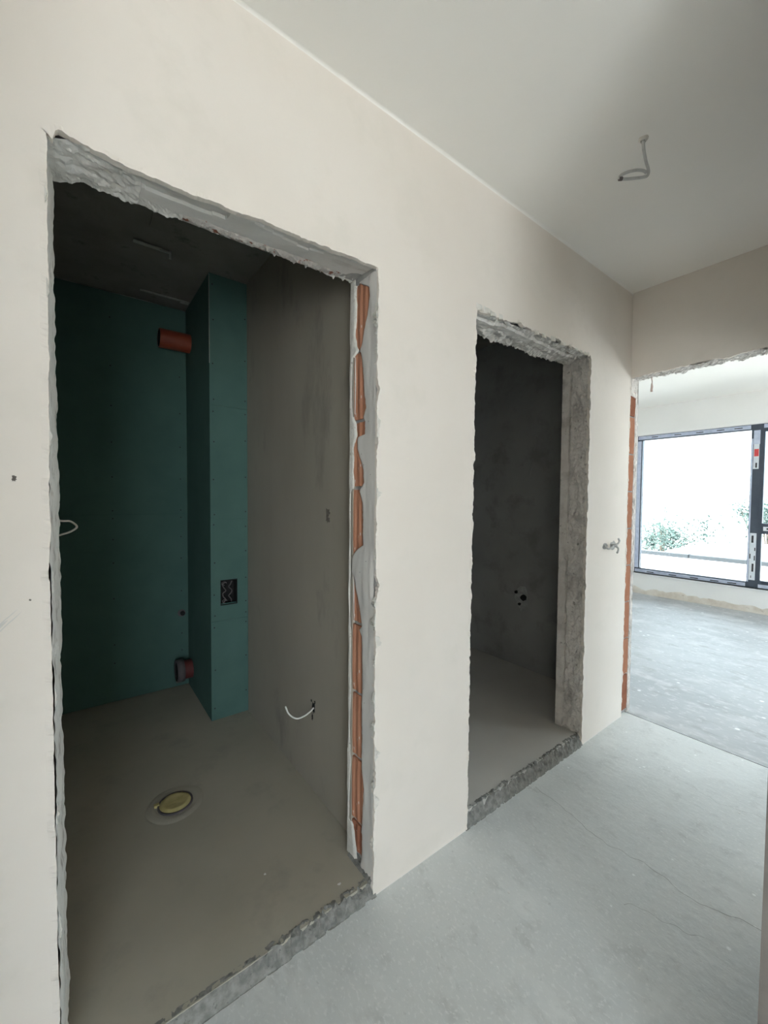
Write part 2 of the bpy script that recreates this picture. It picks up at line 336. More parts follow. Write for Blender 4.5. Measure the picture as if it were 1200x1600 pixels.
# doorway one, near jamb (left): plastered reveal with dark cracks
def j1l(u, v):
    z = 2.125 * u; y = 1.100 + 0.155 * v; x = -0.0415 + 0.0105 * v
    x += 0.0035 * fr(y * 3, 0, z, 9) + 0.003 * n3(y, 1, z, 45)
    if 0.35 < v < 0.6: x -= 0.006 * max(0, n3(0, 3, z, 5)) * 2
    if v > 0.93: x += 0.0028 * n3(0, 7, z, 40)
    return (x, y, z)
MB().grid(300, 14, j1l).build('jamb_render', M['jamb_white'], wl)
for (za, zb, ya) in ((1.115, 1.20, 1.112), (1.455, 1.485, 1.108), (1.13, 1.20, 1.16), (0.60, 0.80, 1.17), (0.25, 0.42, 1.175), (1.60, 1.68, 1.16), (1.74, 1.79, 1.17)):
    mb = MB(); n = 24
    mb.grid(n, 1, lambda u, v: (-0.0405 + (ya - 1.1) * 0.068 + 0.0042 + 0.0035 * fr(ya * 3, 0, za + (zb - za) * u, 9), ya + (v - .5) * 0.006 * math.sin(math.pi * u) ** .5 * (0.6 + abs(n3(u * 7, ya, za, 2))) + 0.004 * n3(0, za, u, 6), za + (zb - za) * u))
    mb.build('crack', M['smudge'], wl)

# doorway one, far jamb (right): hollow clay bricks, half covered by grey render
JT = [(0.06, 1.198, 1.177), (0.096, 1.207, 1.169), (0.174, 1.225, 1.17), (0.177, 1.247, 1.174), (0.252, 1.247, 1.167), (0.352, 1.24, 1.16), (0.408, 1.236, 1.177), (0.43, 1.24, 1.177), (0.513, 1.245, 1.174), (0.608, 1.242, 1.175), (0.656, 1.238, 1.179), (0.68, 1.238, 1.176), (0.774, 1.239, 1.177), (0.891, 1.24, 1.178), (0.911, 1.245, 1.194), (0.928, 1.245, 1.174), (0.958, 1.25, 1.187), (1.026, 1.25, 1.204), (1.095, 1.247, 1.23), (1.106, 1.247, 1.245), (1.164, 1.247, 1.245), (1.194, 1.248, 1.214), (1.215, 1.248, 1.173), (1.284, 1.248, 1.174), (1.364, 1.249, 1.179), (1.403, 1.245, 1.199), (1.414, 1.233, 1.191), (1.432, 1.229, 1.171), (1.478, 1.233, 1.176), (1.512, 1.229, 1.192), (1.558, 1.234, 1.217), (1.594, 1.218, 1.214), (1.6, 1.214, 1.169), (1.645, 1.218, 1.166), (1.658, 1.231, 1.178), (1.691, 1.24, 1.162), (1.737, 1.244, 1.171), (1.828, 1.241, 1.184), (1.882, 1.237, 1.196), (1.897, 1.204, 1.204), (1.914, 1.217, 1.192), (1.958, 1.226, 1.177), (1.998, 1.222, 1.158), (2.06, 1.218, 1.14), (2.093, 1.223, 1.144), (2.128, 1.219, 1.207)]
MB().grid(260, 8, lambda u, v: (0.8135 + 0.003 * fr(v * 2, u * 30, 0, 2), 1.104 + 0.14 * v, 2.14 * u)).build('mortar_bed', M['mortar'], wl)
def brick_mesh(name, h, width, depth, mapf, mat, ribs=4):
    mb = MB(); prof = []; n = ribs * 4
    for i in range(n + 1):                              # ribbed extruded clay face
        a = width * i / n; prof.append((a, 0.0026 * (1 if (i % 4) in (1, 2) else -0.2)))
    prof = [(0, -depth)] + prof + [(width, -depth)]
    nz = 5
    for k in range(nz + 1):
        for a, b in prof: mb.v.append(tuple(mapf(a, b - (0.002 if k in (0, nz) else 0), h * k / nz)))
    m_ = len(prof)
    for k in range(nz):
        for i in range(m_): mb.f.append((k * m_ + i, k * m_ + (i + 1) % m_, (k + 1) * m_ + (i + 1) % m_, (k + 1) * m_ + i))
    mb.f.append(tuple(range(m_))); mb.f.append(tuple(nz * m_ + i for i in range(m_)))
    return mb.mesh(name, mat)
bkA = brick_mesh('brick', 0.226, 0.128, 0.085, lambda a, b, z: (-b, a, z), M['brick'])
bkB = brick_mesh('brick', 0.226, 0.128, 0.085, lambda a, b, z: (-b, a, z), M['brick_dark'])
zs = [0.078, 0.193, 0.433, 0.672, 0.927, 1.170, 1.416, 1.653, 1.899, 2.136]
for i in range(9):
    o = link('brick', bkB if i in (0,) else bkA, wl, (0.806 + random.uniform(-.0012, .0012), 1.124, zs[i] + 0.006)); o.scale = (1, 1, (zs[i + 1] - zs[i] - 0.013) / 0.226)
def jrender(u, v):
    z = 0.03 + 2.10 * u; yb = interp(JT, z, 2) + 0.0022 * n3(z, 0, 4, 45) + 0.0016 * n3(z, 3, 4, 120); ya = 1.098
    if z < 0.06: yb = 1.177
    y = ya + (yb - ya) * v
    x = 0.7985 + 0.0022 * fr(y * 6, 2, z, 6) + 0.0012 * math.sin(z * 4.2)
    if 1.0 < z < 1.215 and v > 0.1: x -= 0.004 * math.sin(math.pi * (z - 1.0) / 0.215)
    if v > 0.97: x = 0.810
    elif v > 0.9: x += 0.002
    return (x, y, z)
MB().grid(420, 16, jrender).build('jamb_render', M['render'], wl, smooth=True)
def jinner(u, v):
    z = 0.05 + 2.10 * u; ya = interp(JT, z, 1) + 0.002 * n3(z, 8, 4, 60); yb = 1.256 + 0.0025 * n3(z, 5, 4, 14)
    if 0.45 > z: yb += 0.004
    y = ya + (yb - ya) * v; x = 0.7980 + 0.0015 * fr(y * 6, 5, z, 10) + (0.006 if v < 0.05 else 0)
    return (x, y, z)
MB().grid(420, 6, jinner).build('inner_plaster_edge', M['edge'], wl, smooth=True)
# thin trowel run of render hanging over a brick
mb = MB(); mb.grid(24, 3, lambda u, v: (0.8025 - 0.002 * math.sin(math.pi * v), 1.232 - 0.006 * u + (v - .5) * 0.010 * (1 - u) ** .6, 1.10 - 0.17 * u)); mb.build('mortar_run', M['render'], wl)
mb = MB(); mb.grid(24, 3, lambda u, v: (0.8025 - 0.002 * math.sin(math.pi * v), 1.226 + (v - .5) * 0.008 * math.sin(math.pi * (0.05 + 0.9 * u)), 1.88 - 0.20 * u)); mb.build('mortar_run', M['edge'], wl)
# crumbs at the foot of this jamb
mb = MB(); mb.grid(14, 14, lambda u, v: (0.79 + 0.035 * u, 1.10 + 0.145 * v, 0.045 + 0.045 * (u ** .8) * (0.6 + 0.5 * fr(u * 4, v * 5, 1, 2)) )); mb.build('mortar_crumbs', M['broken_concrete'], wl)

# loose plaster flakes curling off the edges of the doorway
def flake(x, z, w_, h_, dx, seed, mat='edge'):
    rnd = random.Random(seed); poly = []
    for k in range(9):
        t = k / 8; poly.append((dx * (0.25 + rnd.random() * 0.9) * w_ * math.sin(math.pi * (0.08 + 0.84 * t)), z + h_ * (t - .5)))
    mb = MB(); b = 0
    for a, zz in poly: mb.v += [(x, WY0 - 0.001, zz), (x + a, WY0 - 0.002 - abs(a) * 0.9, zz + rnd.uniform(-.002, .002)), (x + a * 0.9, WY0 + 0.004, zz)]
    for k in range(8):
        i = 3 * k; mb.f += [(i, i + 1, i + 4, i + 3), (i + 1, i + 2, i + 5, i + 4)]
    return mb.build('plaster_flake', M[mat], wl)
rf = random.Random(5)
for z in (1.985, 1.955, 1.915, 1.87, 1.62, 1.40, 1.18, 1.02, 0.965, 0.90, 0.83, 0.69, 0.60, 0.50, 0.40, 0.33, 0.20):
    flake(0.801, z + rf.uniform(-.01, .01), rf.uniform(.009, .02), rf.uniform(.03, .08), rf.choice((-1, -1, -1, 1)), z * 100)
for z in (0.2, .45, .7, .95, 1.2, 1.5, 1.8, 2.0): flake(-0.040, z, 0.005, 0.05, 1, z * 77)
for z in (1.9, 1.7, 1.35, 0.9, 0.55): flake(2.240, z, 0.010, rf.uniform(.03, .08), -1, z * 31)

# doorway one, lintel
def l1(u, v):
    x = -0.04 + 0.85 * u; y = 1.098 + 0.156 * v
    z = 2.124 + 0.018 * u + 0.012 * v
    k = fr(x, y, 0, 8)
    s1 = 0.42 + 0.06 * math.sin(x * 9) + 0.05 * n3(x, 0, 0, 12)
    if x < 0.14: z += 0.008 * fr(x, y, 4, 16) + 0.003 * n3(x, y, 2, 60) - 0.012 * max(0, 0.04 - x) * 10
    if 0.10 < x < 0.34 and v < s1: z += 0.006
    if x > 0.34 and v < 0.25 + 0.1 * math.sin(x * 14): z += 0.003
    z += 0.003 * k
    if v > 0.80: z += 0.004 * fr(x, y, 9, 60)
    if v > 0.9:
        z -= (v - 0.9) * 10 * (0.010 * max(0, n3(x, 1, 5, 22)) + 0.020 * max(0, n3(x, 1, 8, 75) - 0.12) * (1.2 if 0.5 < x < 0.76 else 0.6))
    if v > 0.99: y += 0.006 * n3(x, 3, 2, 50)
    return (x, y, z)
MB().grid(300, 26, l1).build('lintel_soffit', M['soffit'], wl)
mb = MB()
def l1r(u, v):
    x = 0.24 + 0.50 * u; y = 1.216 + 0.036 * v + 0.004 * n3(x, 0, 0, 30); e = math.sin(math.pi * min(1, max(0, v))) * math.sin(math.pi * u) ** .3
    return (x, y, 2.140 + 0.018 * (x - 0.2) - 0.007 * e - 0.006 * e * fr(x, y, 3, 70))
mb.grid(160, 8, l1r); mb.build('lintel_rubble', M['red_soffit'], wl)
# doorway two, lintel
def l2(u, v):
    x = 1.278 + 0.97 * u; y = 1.098 + 0.155 * v; z = 2.142 + 0.018 * u + 0.006 * v
    band = 0.30 + 0.10 * math.sin(x * 7) + 0.08 * n3(x, 0, 0, 10)
    a = 0.35 if (band < v < band + 0.28 and x < 1.95) else 1.0
    z += a * (0.016 * noise.fractal(Vector((x * 15, y * 22, 4)), 1.0, 2.0, 3) + 0.003 * n3(x, y, 2, 70)) - (0.010 if v > band else 0)
    if v > 0.85: z -= (v - .85) * 7 * (0.014 * max(0, n3(x, 2, 5, 40)) + 0.012 * max(0, n3(x, 2, 9, 110)))
    return (x, y, z)
MB().grid(330, 24, l2).build('lintel_soffit', M['rough_soffit'], wl)
for x in (1.31, 1.36, 1.40, 1.45, 1.72, 1.78, 1.86, 1.95, 2.02, 2.08, 2.13, 2.18, 2.21):
    rnd = random.Random(int(x * 1000)); h = rnd.uniform(.006, .017); wd = rnd.uniform(.02, .05)
    mb = MB(); mb.grid(6, 4, lambda u, v: (x + wd * (u - .5) + 0.004 * n3(u * 9, v * 9, x), WY0 - 0.001 - 0.009 * math.sin(math.pi * u) * v, 2.150 + 0.01 * (x - 1.3) + h * (1 - v) - 0.012 * v + 0.004 * n3(u * 6, v, x))); mb.build('plaster_flake', M['edge'], wl)
# doorway two, far jamb: rough concrete with a crack down it
def j2(u, v):
    z = 2.16 * u; y = 1.098 + 0.152 * v; x = 2.239
    if v > 0.70 + 0.03 * n3(z, 0, 0, 7): x -= 0.004; x += 0.0015 * fr(y, z, 1, 20)
    else: x += (0.006 + 0.006 * (1 - v)) * fr(y * 2, z, 0, 16) + 0.006 * n3(y, z, 3, 60)
    cr = 0.68 + 0.05 * n3(z, 0, 5, 6) + 0.02 * n3(z, 0, 8, 30)
    if abs(v - cr) < 0.022 and n3(z, 1, 1, 3) > -0.25: x += 0.022
    return (x, y, z)
MB().grid(420, 60, j2).build('jamb_concrete', M['concrete_jamb'], wl)
MB().grid(200, 3, lambda u, v: (1.286 + 0.004 * n3(u * 30, v, 0), 1.10 + 0.15 * v, 2.16 * u)).build('jamb_concrete', M['concrete_jamb'], wl)

# holes, scuffs and pulled-out sockets on wall_left
def blob(name, c, ax, rx, rz, seed, mat, parent, d=0.0012, jag=0.35, n=18):
    rnd = random.Random(seed); poly = []
    for k in range(n):
        an = 2 * math.pi * k / n; q = 1 + rnd.uniform(-jag, jag); poly.append((rx * math.cos(an) * q, rz * math.sin(an) * q))
    if ax == 'Y': f = lambda a, b, dd: (c[0] + a, c[1] - dd, c[2] + b)
    elif ax == 'X': f = lambda a, b, dd: (c[0] - dd, c[1] + a, c[2] + b)
    else: f = lambda a, b, dd: (c[0] + a, c[1] + b, c[2] + dd)
    return MB().prism(poly, f, -0.004, d).build(name, mat, parent)
blob('nail_hole', (-0.096, WY0, 1.414), 'Y', 0.0035, 0.006, 1, M['smudge'], wl)
blob('nail_hole', (-0.076, WY0, 1.166), 'Y', 0.0018, 0.0018, 2, M['smudge'], wl)
for a, b, wd in (((-0.132, 1.114), (-0.095, 1.150), 0.0014), ((-0.128, 1.104), (-0.089, 1.144), 0.0016), ((-0.135, 1.108), (-0.110, 1.130), 0.004)):
    MB().grid(16, 1, lambda u, v: (a[0] + (b[0] - a[0]) * u + 0.0008 * n3(u * 5, 0, wd * 900), WY0 - 0.0008, a[1] + (b[1] - a[1]) * u + (v - .5) * 2 * wd * math.sin(math.pi * (0.1 + 0.85 * u)))).build('scratch', M['render'], wl)

# ---- wall_end: the lintel wall over the wide opening to the bright room
we = thing('wall_end', 'plastered wall over the wide opening to the bright room', 'wall', kind='structure')
MB().box(2.752, 2.868, -2.6, 1.25, 2.150, 2.95).box(2.752, 2.868, -2.6, 0.155, 0, 2.2).build('core', M['plaster'], we)
eo = [(1.094, 2.66, 0), (0.14, 2.66, 0)] + ragged((0.14, 2.148), (1.092, 2.136), 0.006, 0.0065, (0, 1), 21.0, 0.010)
mb = MB(); n = len(eo)
for y, z, g in eo: mb.v.append((2.750 - (0.004 * max(0, n3(y, z, 1, 25)) if g else 0), y, z))
for y, z, g in eo: mb.v.append((2.764, y, z))
for t in tessellate_polygon([[Vector((a, b, 0)) for a, b, _ in eo]]): mb.f.append(tuple(t))
for i in range(n): j = (i + 1) % n; mb.f.append((i, j, n + j, n + i))
mb.build('plaster_face', M['plaster'], we)
def hs(u, v):
    y = 0.06 + 1.04 * u; x = 2.755 + 0.122 * v
    z = 2.145 - 0.006 * u + 0.010 * fr(y, x, 4, 18) + 0.006 * n3(y, x, 2, 70)
    z -= 0.012 * max(0, n3(y, v, 7, 12)) * math.sin(math.pi * v)
    if v > 0.85: z -= 0.018 * max(0, n3(y, 2, 5, 30) - .1) + 0.02 * max(0, n3(y, 2, 9, 90) - .2)
    return (x, y, z)
MB().grid(320, 20, hs).build('lintel_soffit', M['rough_soffit'], we)
mb = MB(); mb.grid(14, 5, lambda u, v: (2.845 + 0.004 * math.cos(v * 6.283), 1.012 + (0.003 + 0.004 * min(1, max(0, (u - .45) * 6))) * math.sin(v * 6.283) + 0.003 * n3(u * 4, 0, 0), 2.145 - 0.095 * u)); mb.build('mortar_drip', M['pink'], we)
# the jamb of that opening: bare ribbed bricks and mortar
MB().box(2.754, 2.872, 1.110, 1.25, 0, 2.15).build('mortar_bed', M['mortar'], we)
bkC = brick_mesh('brick', 0.226, 0.094, 0.1, lambda a, b, z: (a, -b, z), M['brick'], 5)
bkD = brick_mesh('brick', 0.226, 0.094, 0.1, lambda a, b, z: (a, -b, z), M['brick_dark'], 5)
for i in range(9):
    z0 = 0.02 + i * 0.2355; o = link('brick', bkD if i in (0, 8) else bkC, we, (2.755 + random.uniform(-.003, .003), 1.103, z0 + 0.005)); o.scale = (1, 1, 0.226 / 0.226)
def jm3(u, v):
    z = 2.14 * u; x0_ = 2.838 + 0.012 * n3(z, 0, 2, 4) + 0.006 * n3(z, 0, 2, 30); x1_ = 2.880 + 0.008 * n3(z, 2, 2, 9) + 0.004 * n3(z, 1, 4, 60)
    if z > 2.03: x0_ = 2.76
    x = x0_ + (x1_ - x0_) * v; y = 1.098 + 0.006 * fr(x * 2, z, 0, 25) + (0.01 if v in (0, 1) else 0)
    return (x, y, z)
MB().grid(260, 8, jm3).build('jamb_mortar', M['concrete_jamb'], we)
MB().grid(120, 3, lambda u, v: (2.884 + 0.004 * n3(u * 20, v, 3), 1.10 + 0.15 * v, 2.15 * u)).build('jamb_mortar', M['concrete_jamb'], we)

# ---- other walls
wr = MB().box(1.05, 1.7, 0.02, 0.155, 0, 2.66).box(2.4, 2.752, 0.02, 0.155, 0, 2.66).box(1.7, 2.4, 0.02, 0.155, 2.12, 2.66).build('wall_right', M['shaded_end']); struct(wr, 'plastered wall end at the right edge of the photo', 'wall')  # doorway gap added, unseen, to let fill light into the hall
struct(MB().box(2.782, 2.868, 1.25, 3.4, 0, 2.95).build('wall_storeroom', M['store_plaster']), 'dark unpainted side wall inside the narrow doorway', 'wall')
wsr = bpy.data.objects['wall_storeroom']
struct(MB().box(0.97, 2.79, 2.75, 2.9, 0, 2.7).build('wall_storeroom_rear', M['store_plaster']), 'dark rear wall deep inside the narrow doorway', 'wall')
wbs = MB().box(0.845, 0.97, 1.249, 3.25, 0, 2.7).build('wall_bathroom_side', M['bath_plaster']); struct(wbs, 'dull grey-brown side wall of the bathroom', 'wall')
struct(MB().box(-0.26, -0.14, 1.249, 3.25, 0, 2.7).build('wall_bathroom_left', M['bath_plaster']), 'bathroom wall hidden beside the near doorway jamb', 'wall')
wbr = thing('wall_bathroom_rear', 'bathroom rear wall clad in dark green gypsum boards', 'wall', kind='structure')
MB().box(-0.26, 0.97, 3.116, 3.25, 0, 2.7).build('core', M['mortar'], wbr)
MB().box(-0.13, 0.64, 3.112, 3.117, 0.05, 2.655).build('joint_backing', M['seam'], wbr)
for z0, z1 in ((0.050, 1.2590), (1.2610, 2.655)): MB().box(-0.135, 0.64, 3.10, 3.1125, z0, z1).build('gypsum_board', M['green'], wbr)
def screws(pts, fn, parent, r=0.0042):
    mb = MB()
    for a, b in pts:
        base = len(mb.v); n = 7
        for dd in (-0.002, 0.0006):
            for k in range(n): mb.v.append(fn(a + r * math.cos(6.283 * k / n), b + r * math.sin(6.283 * k / n), dd))
        mb.f.append(tuple(base + n + k for k in range(n)))
        for k in range(n): mb.f.append((base + k, base + (k + 1) % n, base + n + (k + 1) % n, base + n + k))
    o = mb.build('screws', M['screw'], parent); o['kind'] = 'stuff'; return o
screws([(x, z) for x in (0.585, 0.19) for z in (0.30, 0.42, 0.72, 0.95, 1.10, 1.235, 1.285, 1.5, 1.72, 1.95, 2.2, 2.5)], lambda a, b, d: (a, 3.10 - d, b), wbr)
# room behind the camera and outer walls of the far room
struct(MB().box(-2.8, -2.7, -3.65, 1.3, 0, 2.9).build('wall_hall_left', M['plaster']), 'plastered wall outside the left edge of the photo', 'wall')
wb = MB().box(-2.8, -2.3, -3.65, -3.5, 0, 2.9).box(-0.5, 2.868, -3.65, -3.5, 0, 2.9).box(-2.3, -0.5, -3.65, -3.5, 2.45, 2.9)
struct(wb.build('wall_back', M['plaster']), 'plastered rear wall of the room behind the camera', 'wall')
struct(MB().box(2.752, 2.868, -3.65, -2.6, 0, 2.9).build('wall_back_right', M['plaster']), 'plastered side wall of the room behind the camera', 'wall')
ww = thing('wall_window', 'pale wall of the far room around the big window', 'wall', kind='structure')
mb = MB(); YA, YB, ZA, ZB = -1.30, 2.545, 0.300, 2.325
mb.box(6.63, 6.88, -2.6, YA, 0, 2.95).box(6.63, 6.88, YB, 3.4, 0, 2.95).box(6.63, 6.88, YA, YB, 0, ZA).box(6.63, 6.88, YA, YB, ZB, 2.95)
mb.build('masonry', M['living'], ww)
mb = MB(); mb.grid(160, 5, lambda u, v: (6.628 - 0.002 * (v < 1), -2.5 + 5.8 * u, (0.085 + 0.045 * fr(u * 14, 0, 0, 2)) * v)); mb.build('bare_band', M['tan'], ww)
struct(MB().box(2.868, 6.7, 3.3, 3.4, 0, 2.95).build('wall_living_left', M['living']), 'far room side wall hidden behind the brick jamb', 'wall')
struct(MB().box(2.868, 4.8, -2.6, -2.5, 0, 2.95).box(6.4, 6.7, -2.6, -2.5, 0, 2.95).box(4.8, 6.4, -2.6, -2.5, 0, 0.2).box(4.8, 6.4, -2.6, -2.5, 2.42, 2.95).build('wall_living_right', M['living']), 'far room side wall beyond the right edge', 'wall')  # unseen window gap added to brighten the far room and hall
struct(MB().box(-2.7, -0.45, 0.02, 0.155, 0, 2.66).build('wall_shade_stub', M['plaster']), 'added plaster wall stub, out of view, shading the left of the hall', 'wall')  # unseen stub added to block daylight from the left hall wall

# ---- window_1
wi = thing('window_1', 'big dark-framed window with film strips on its frame', 'window', (6.70, 0.6, ZA), kind='structure')
def wbox(name, mat, y0, y1, z0, z1, x0=6.70, x1=6.77, par=None):
    o = MB().box(x0 - 6.70, x1 - 6.70, y0 - 0.6, y1 - 0.6, z0 - ZA, z1 - ZA).build(name, M[mat], wi if par is None else par)
    return o
fbot = wbox('frame_rail', 'frame', YA, YB, ZA, 0.365); ftop = wbox('frame_rail', 'frame', YA, YB, 2.258, ZB)
fst = wbox('frame_stile', 'frame', 2.478, YB, 0.365, 2.258); wbox('frame_stile', 'frame', YA, -1.23, 0.365, 2.258)
mul = wbox('mullion', 'frame', 1.165, 1.262, 0.365, 2.258, 6.695)
trn = wbox('transom', 'frame', -1.23, 1.165, 1.005, 1.075, 6.69)
for z0, z1 in ((0.365, 1.005), (1.075, 2.258)):
    mb = MB(); y0, y1 = -1.23, 1.165
    for (a, b, c, d) in ((y0, y1, z0, z0 + .03), (y0, y1, z1 - .03, z1), (y0, y0 + .03, z0 + .03, z1 - .03), (y1 - .03, y1, z0 + .03, z1 - .03)): mb.box(0.0, 0.06, a - .6, b - .6, c - ZA, d - ZA)
    mb.build('sash', M['frame'], wi)
    wbox('pane', 'glass', y0 + .03, y1 - .03, z0 + .03, z1 - .03, 6.735, 6.741)
wbox('pane', 'glass', 1.262, 2.478, 0.365, 2.258, 6.735, 6.741)
# protective film and printed stickers, left on the frame
wbox('film', 'film', 1.27, YB - .01, ZA + .006, 0.350, 6.697, 6.70); wbox('film', 'film', YA, 1.15, ZA + .006, 0.350, 6.697, 6.70)
wbox('film', 'film', 1.27, YB - .01, 2.272, ZB - .006, 6.697, 6.70); wbox('film', 'film', YA, 1.15, 2.272, ZB - .006, 6.697, 6.70)
wbox('film', 'film', 2.492, YB - .004, 0.37, 2.25, 6.697, 6.70)
wbox('film', 'film', 1.243, 1.258, 0.37, 2.15, 6.6925, 6.695)
wbox('film', 'film', 1.180, 1.240, 2.08, 2.25, 6.6925, 6.695)
st1 = wbox('sticker', 'film_white', 1.185, 1.237, 1.775, 2.08, 6.692, 6.695)
st2 = wbox('sticker', 'film_white', 1.180, 1.240, 0.395, 0.98, 6.692, 6.695)
st3 = wbox('sticker', 'film_white', 0.60, 1.12, 1.015, 1.065, 6.687, 6.69)
wbox('red_print', 'red', 1.189, 1.230, 1.93, 2.02, 6.691, 6.692, st1)
wbox('black_print', 'print', 1.200, 1.216, 1.79, 1.85, 6.691, 6.692, st1)
for z0, z1, y0, y1 in ((0.86, 0.95, 1.205, 1.225), (0.76, 0.80, 1.185, 1.195), (0.66, 0.72, 1.228, 1.238), (0.64, 0.70, 1.186, 1.196), (0.50, 0.60, 1.196, 1.214), (0.42, 0.45, 1.215, 1.222)): wbox('black_print', 'print', y0, y1, z0, z1, 6.691, 6.692, st2)
for y0, y1 in ((0.99, 1.09), (0.78, 0.90), (0.62, 0.70)): wbox('black_print', 'print', y0, y1, 1.03, 1.05, 6.686, 6.687, st3)
for y in (2.33, 2.05, 1.80, 1.58, 1.40, 1.0, 0.8, 0.55): wbox('black_print', 'print', y - .045, y + .045, 0.318, 0.330, 6.6962, 6.697, fbot); wbox('black_print', 'print', y - .05, y + .03, 2.290, 2.300, 6.6962, 6.697, ftop)
MB().box(6.61 - 6.70, 0.0, YA - .6, YB - .6, -0.012, 0.0).build('inner_sill', M['white_ext'], wi)

# ================================================================== THINGS
# ---- pipe boxing in the bathroom corner
X0, X1, YF = 0.627, 0.845, 2.49
pb = thing('pipe_boxing', 'tall green gypsum board boxing in the bathroom corner', 'boxing', (X0, YF, 0.045))
def pbox(name, mat, x0, x1, y0, y1, z0, z1, par=None): return MB().box(x0 - X0, x1 - X0, y0 - YF, y1 - YF, z0 - .045, z1 - .045).build(name, M[mat], pb if par is None else par)
pbox('joint_backing', 'seam', X0 + .010, X1 - .002, YF + .0108, YF + .016, 0.05, 0.74); pbox('joint_backing', 'seam', X0 + .010, X1 - .002, YF + .0108, YF + .016, 0.88, 2.655)
for z0, z1 in ((0.048, 0.6392), (1.2462, 1.9102), (1.9118, 2.66)): pbox('gypsum_board', 'green', X0, X1 - .001, YF, YF + .012, z0, z1)
ax0, ax1, az0, az1 = 0.681, 0.780, 0.731, 0.883
mb = MB()
for (a, b, c, d) in ((X0, X1 - .001, 0.6408, az0), (X0, X1 - .001, az1, 1.2448), (X0, ax0, az0, az1), (ax1, X1 - .001, az0, az1)): mb.box(a - X0, b - X0, 0, .012, c - .045, d - .045)
mb.build('gypsum_board', M['green'], pb)
pbox('gypsum_board', 'green', X0, X0 + .012, YF + .012, 3.0995, 0.048, 2.66)
pbox('corner_bead', 'metal', X0 - .0008, X0 + .002, YF - .0008, YF + .003, 2.15, 2.655)
ab = MB(); D = 0.07
for (a, b, y0, y1, c, d) in ((ax0, ax0 + .004, 0, D, az0, az1), (ax1 - .004, ax1, 0, D, az0, az1), (ax0, ax1, 0, D, az0, az0 + .004), (ax0, ax1, 0, D, az1 - .004, az1), (ax0, ax1, D, D + .004, az0, az1)): ab.box(a - X0, b - X0, y0, y1, c - .045, d - .045)
abo = ab.build('access_box', M['black'], pb); abo['label'] = 'black open access box'
for k, xx in enumerate((0.705, 0.742)):
    pts = spline([(xx - X0 + 0.008 * math.sin(i * 1.9 + k), 0.012 + 0.008 * math.cos(i * 2.3 + k), 0.70 + 0.018 * i) for i in range(8)], 5)
    MB().tube(pts, 0.0035, 6).build('wire', M['grey_pipe'], abo)
for xx, zz in ((0.705, 0.86), (0.708, 0.752)):
    mb = MB(); mb.tube([(xx - X0 + 0.013 * math.cos(t * .7), 0.010, zz - .045 + 0.011 * math.sin(t * .7)) for t in range(8)], 0.003, 6); mb.build('wire', M['grey_pipe'], abo)
sp = [(X0 + .018 + .004 * (i % 2), z) for i, z in enumerate((0.12, 0.35, 0.605, 0.675, 0.80, 0.99, 1.215, 1.275, 1.48, 1.70, 1.875, 1.945, 2.15, 2.4, 2.6))] + [(X1 - .014, z) for z in (0.18, 0.40, 0.61, 0.67, 0.74, 0.885, 1.05, 1.20, 1.29, 1.5, 1.72, 1.88, 1.96, 2.2, 2.45)]
screws(sp, lambda a, b, d: (a - X0, -d, b - .045), pb)

# ---- pipes coming out of the boxing
def hpipe(name, label, x_end, y, z, r, mat, rim=True, xin=0.626):
    t = thing(name, label, 'pipe', (x_end, y, z)); L = xin - x_end
    n = 26; mb = MB(); rows = [(0.0, r - .005), (0.0, r), (0.004, r), (L, r)]
    for (dx, rr) in rows:
        for k in range(n): an = 6.28319 * k / n; mb.v.append((dx, rr * math.cos(an), rr * math.sin(an)))
    for i in range(len(rows) - 1):
        for k in range(n): mb.f.append((i * n + k, i * n + (k + 1) % n, (i + 1) * n + (k + 1) % n, (i + 1) * n + k))
    mb.build('pipe_wall', M[mat], t, smooth=True)
    mb = MB()
    for dx, rr in ((0.0, r - .005), (0.09 if L > .1 else L * .8, r - .006)):
        for k in range(n): an = 6.28319 * k / n; mb.v.append((dx, rr * math.cos(an), rr * math.sin(an)))
    for k in range(n): mb.f.append((k, (k + 1) % n, n + (k + 1) % n, n + k))
    mb.f.append(tuple(n + k for k in range(n))); mb.build('bore', M['black'], t)
    return t
hpipe('sewer_pipe', 'orange plastic pipe stub high beside the green boxing', 0.445, 2.985, 2.40, 0.060, 'orange_pipe', xin=0.6272)
lp = hpipe('drain_pipe', 'dark red pipe stub with grey collar low in the green corner', 0.535, 3.00, 0.195, 0.062, 'red_pipe')
mb = MB(); n = 26; rows = [(-0.006, 0.064), (-0.006, 0.075), (0.038, 0.075), (0.038, 0.062)]
for dx, rr in rows:
    for k in range(n): an = 6.28319 * k / n; mb.v.append((dx, rr * math.cos(an), rr * math.sin(an)))
for i in range(3):
    for k in range(n): mb.f.append((i * n + k, i * n + (k + 1) % n, (i + 1) * n + (k + 1) % n, (i + 1) * n + k))
mb.build('collar', M['grey_pipe'], lp, smooth=True)
t = thing('water_pipe', 'small black pipe end in the green rear wall', 'pipe', (0.583, 3.098, 0.565))
mb = MB(); mb.tube([(0, -0.012, 0), (0, -0.006, 0), (0, 0.001, 0)], 0.024, 18); mb.build('flange', M['grey_pipe'], t)
mb = MB(); mb.tube([(0.004, -0.028, 0), (0.004, -0.012, 0)], 0.015, 14); mb.build('plug', M['black'], t)

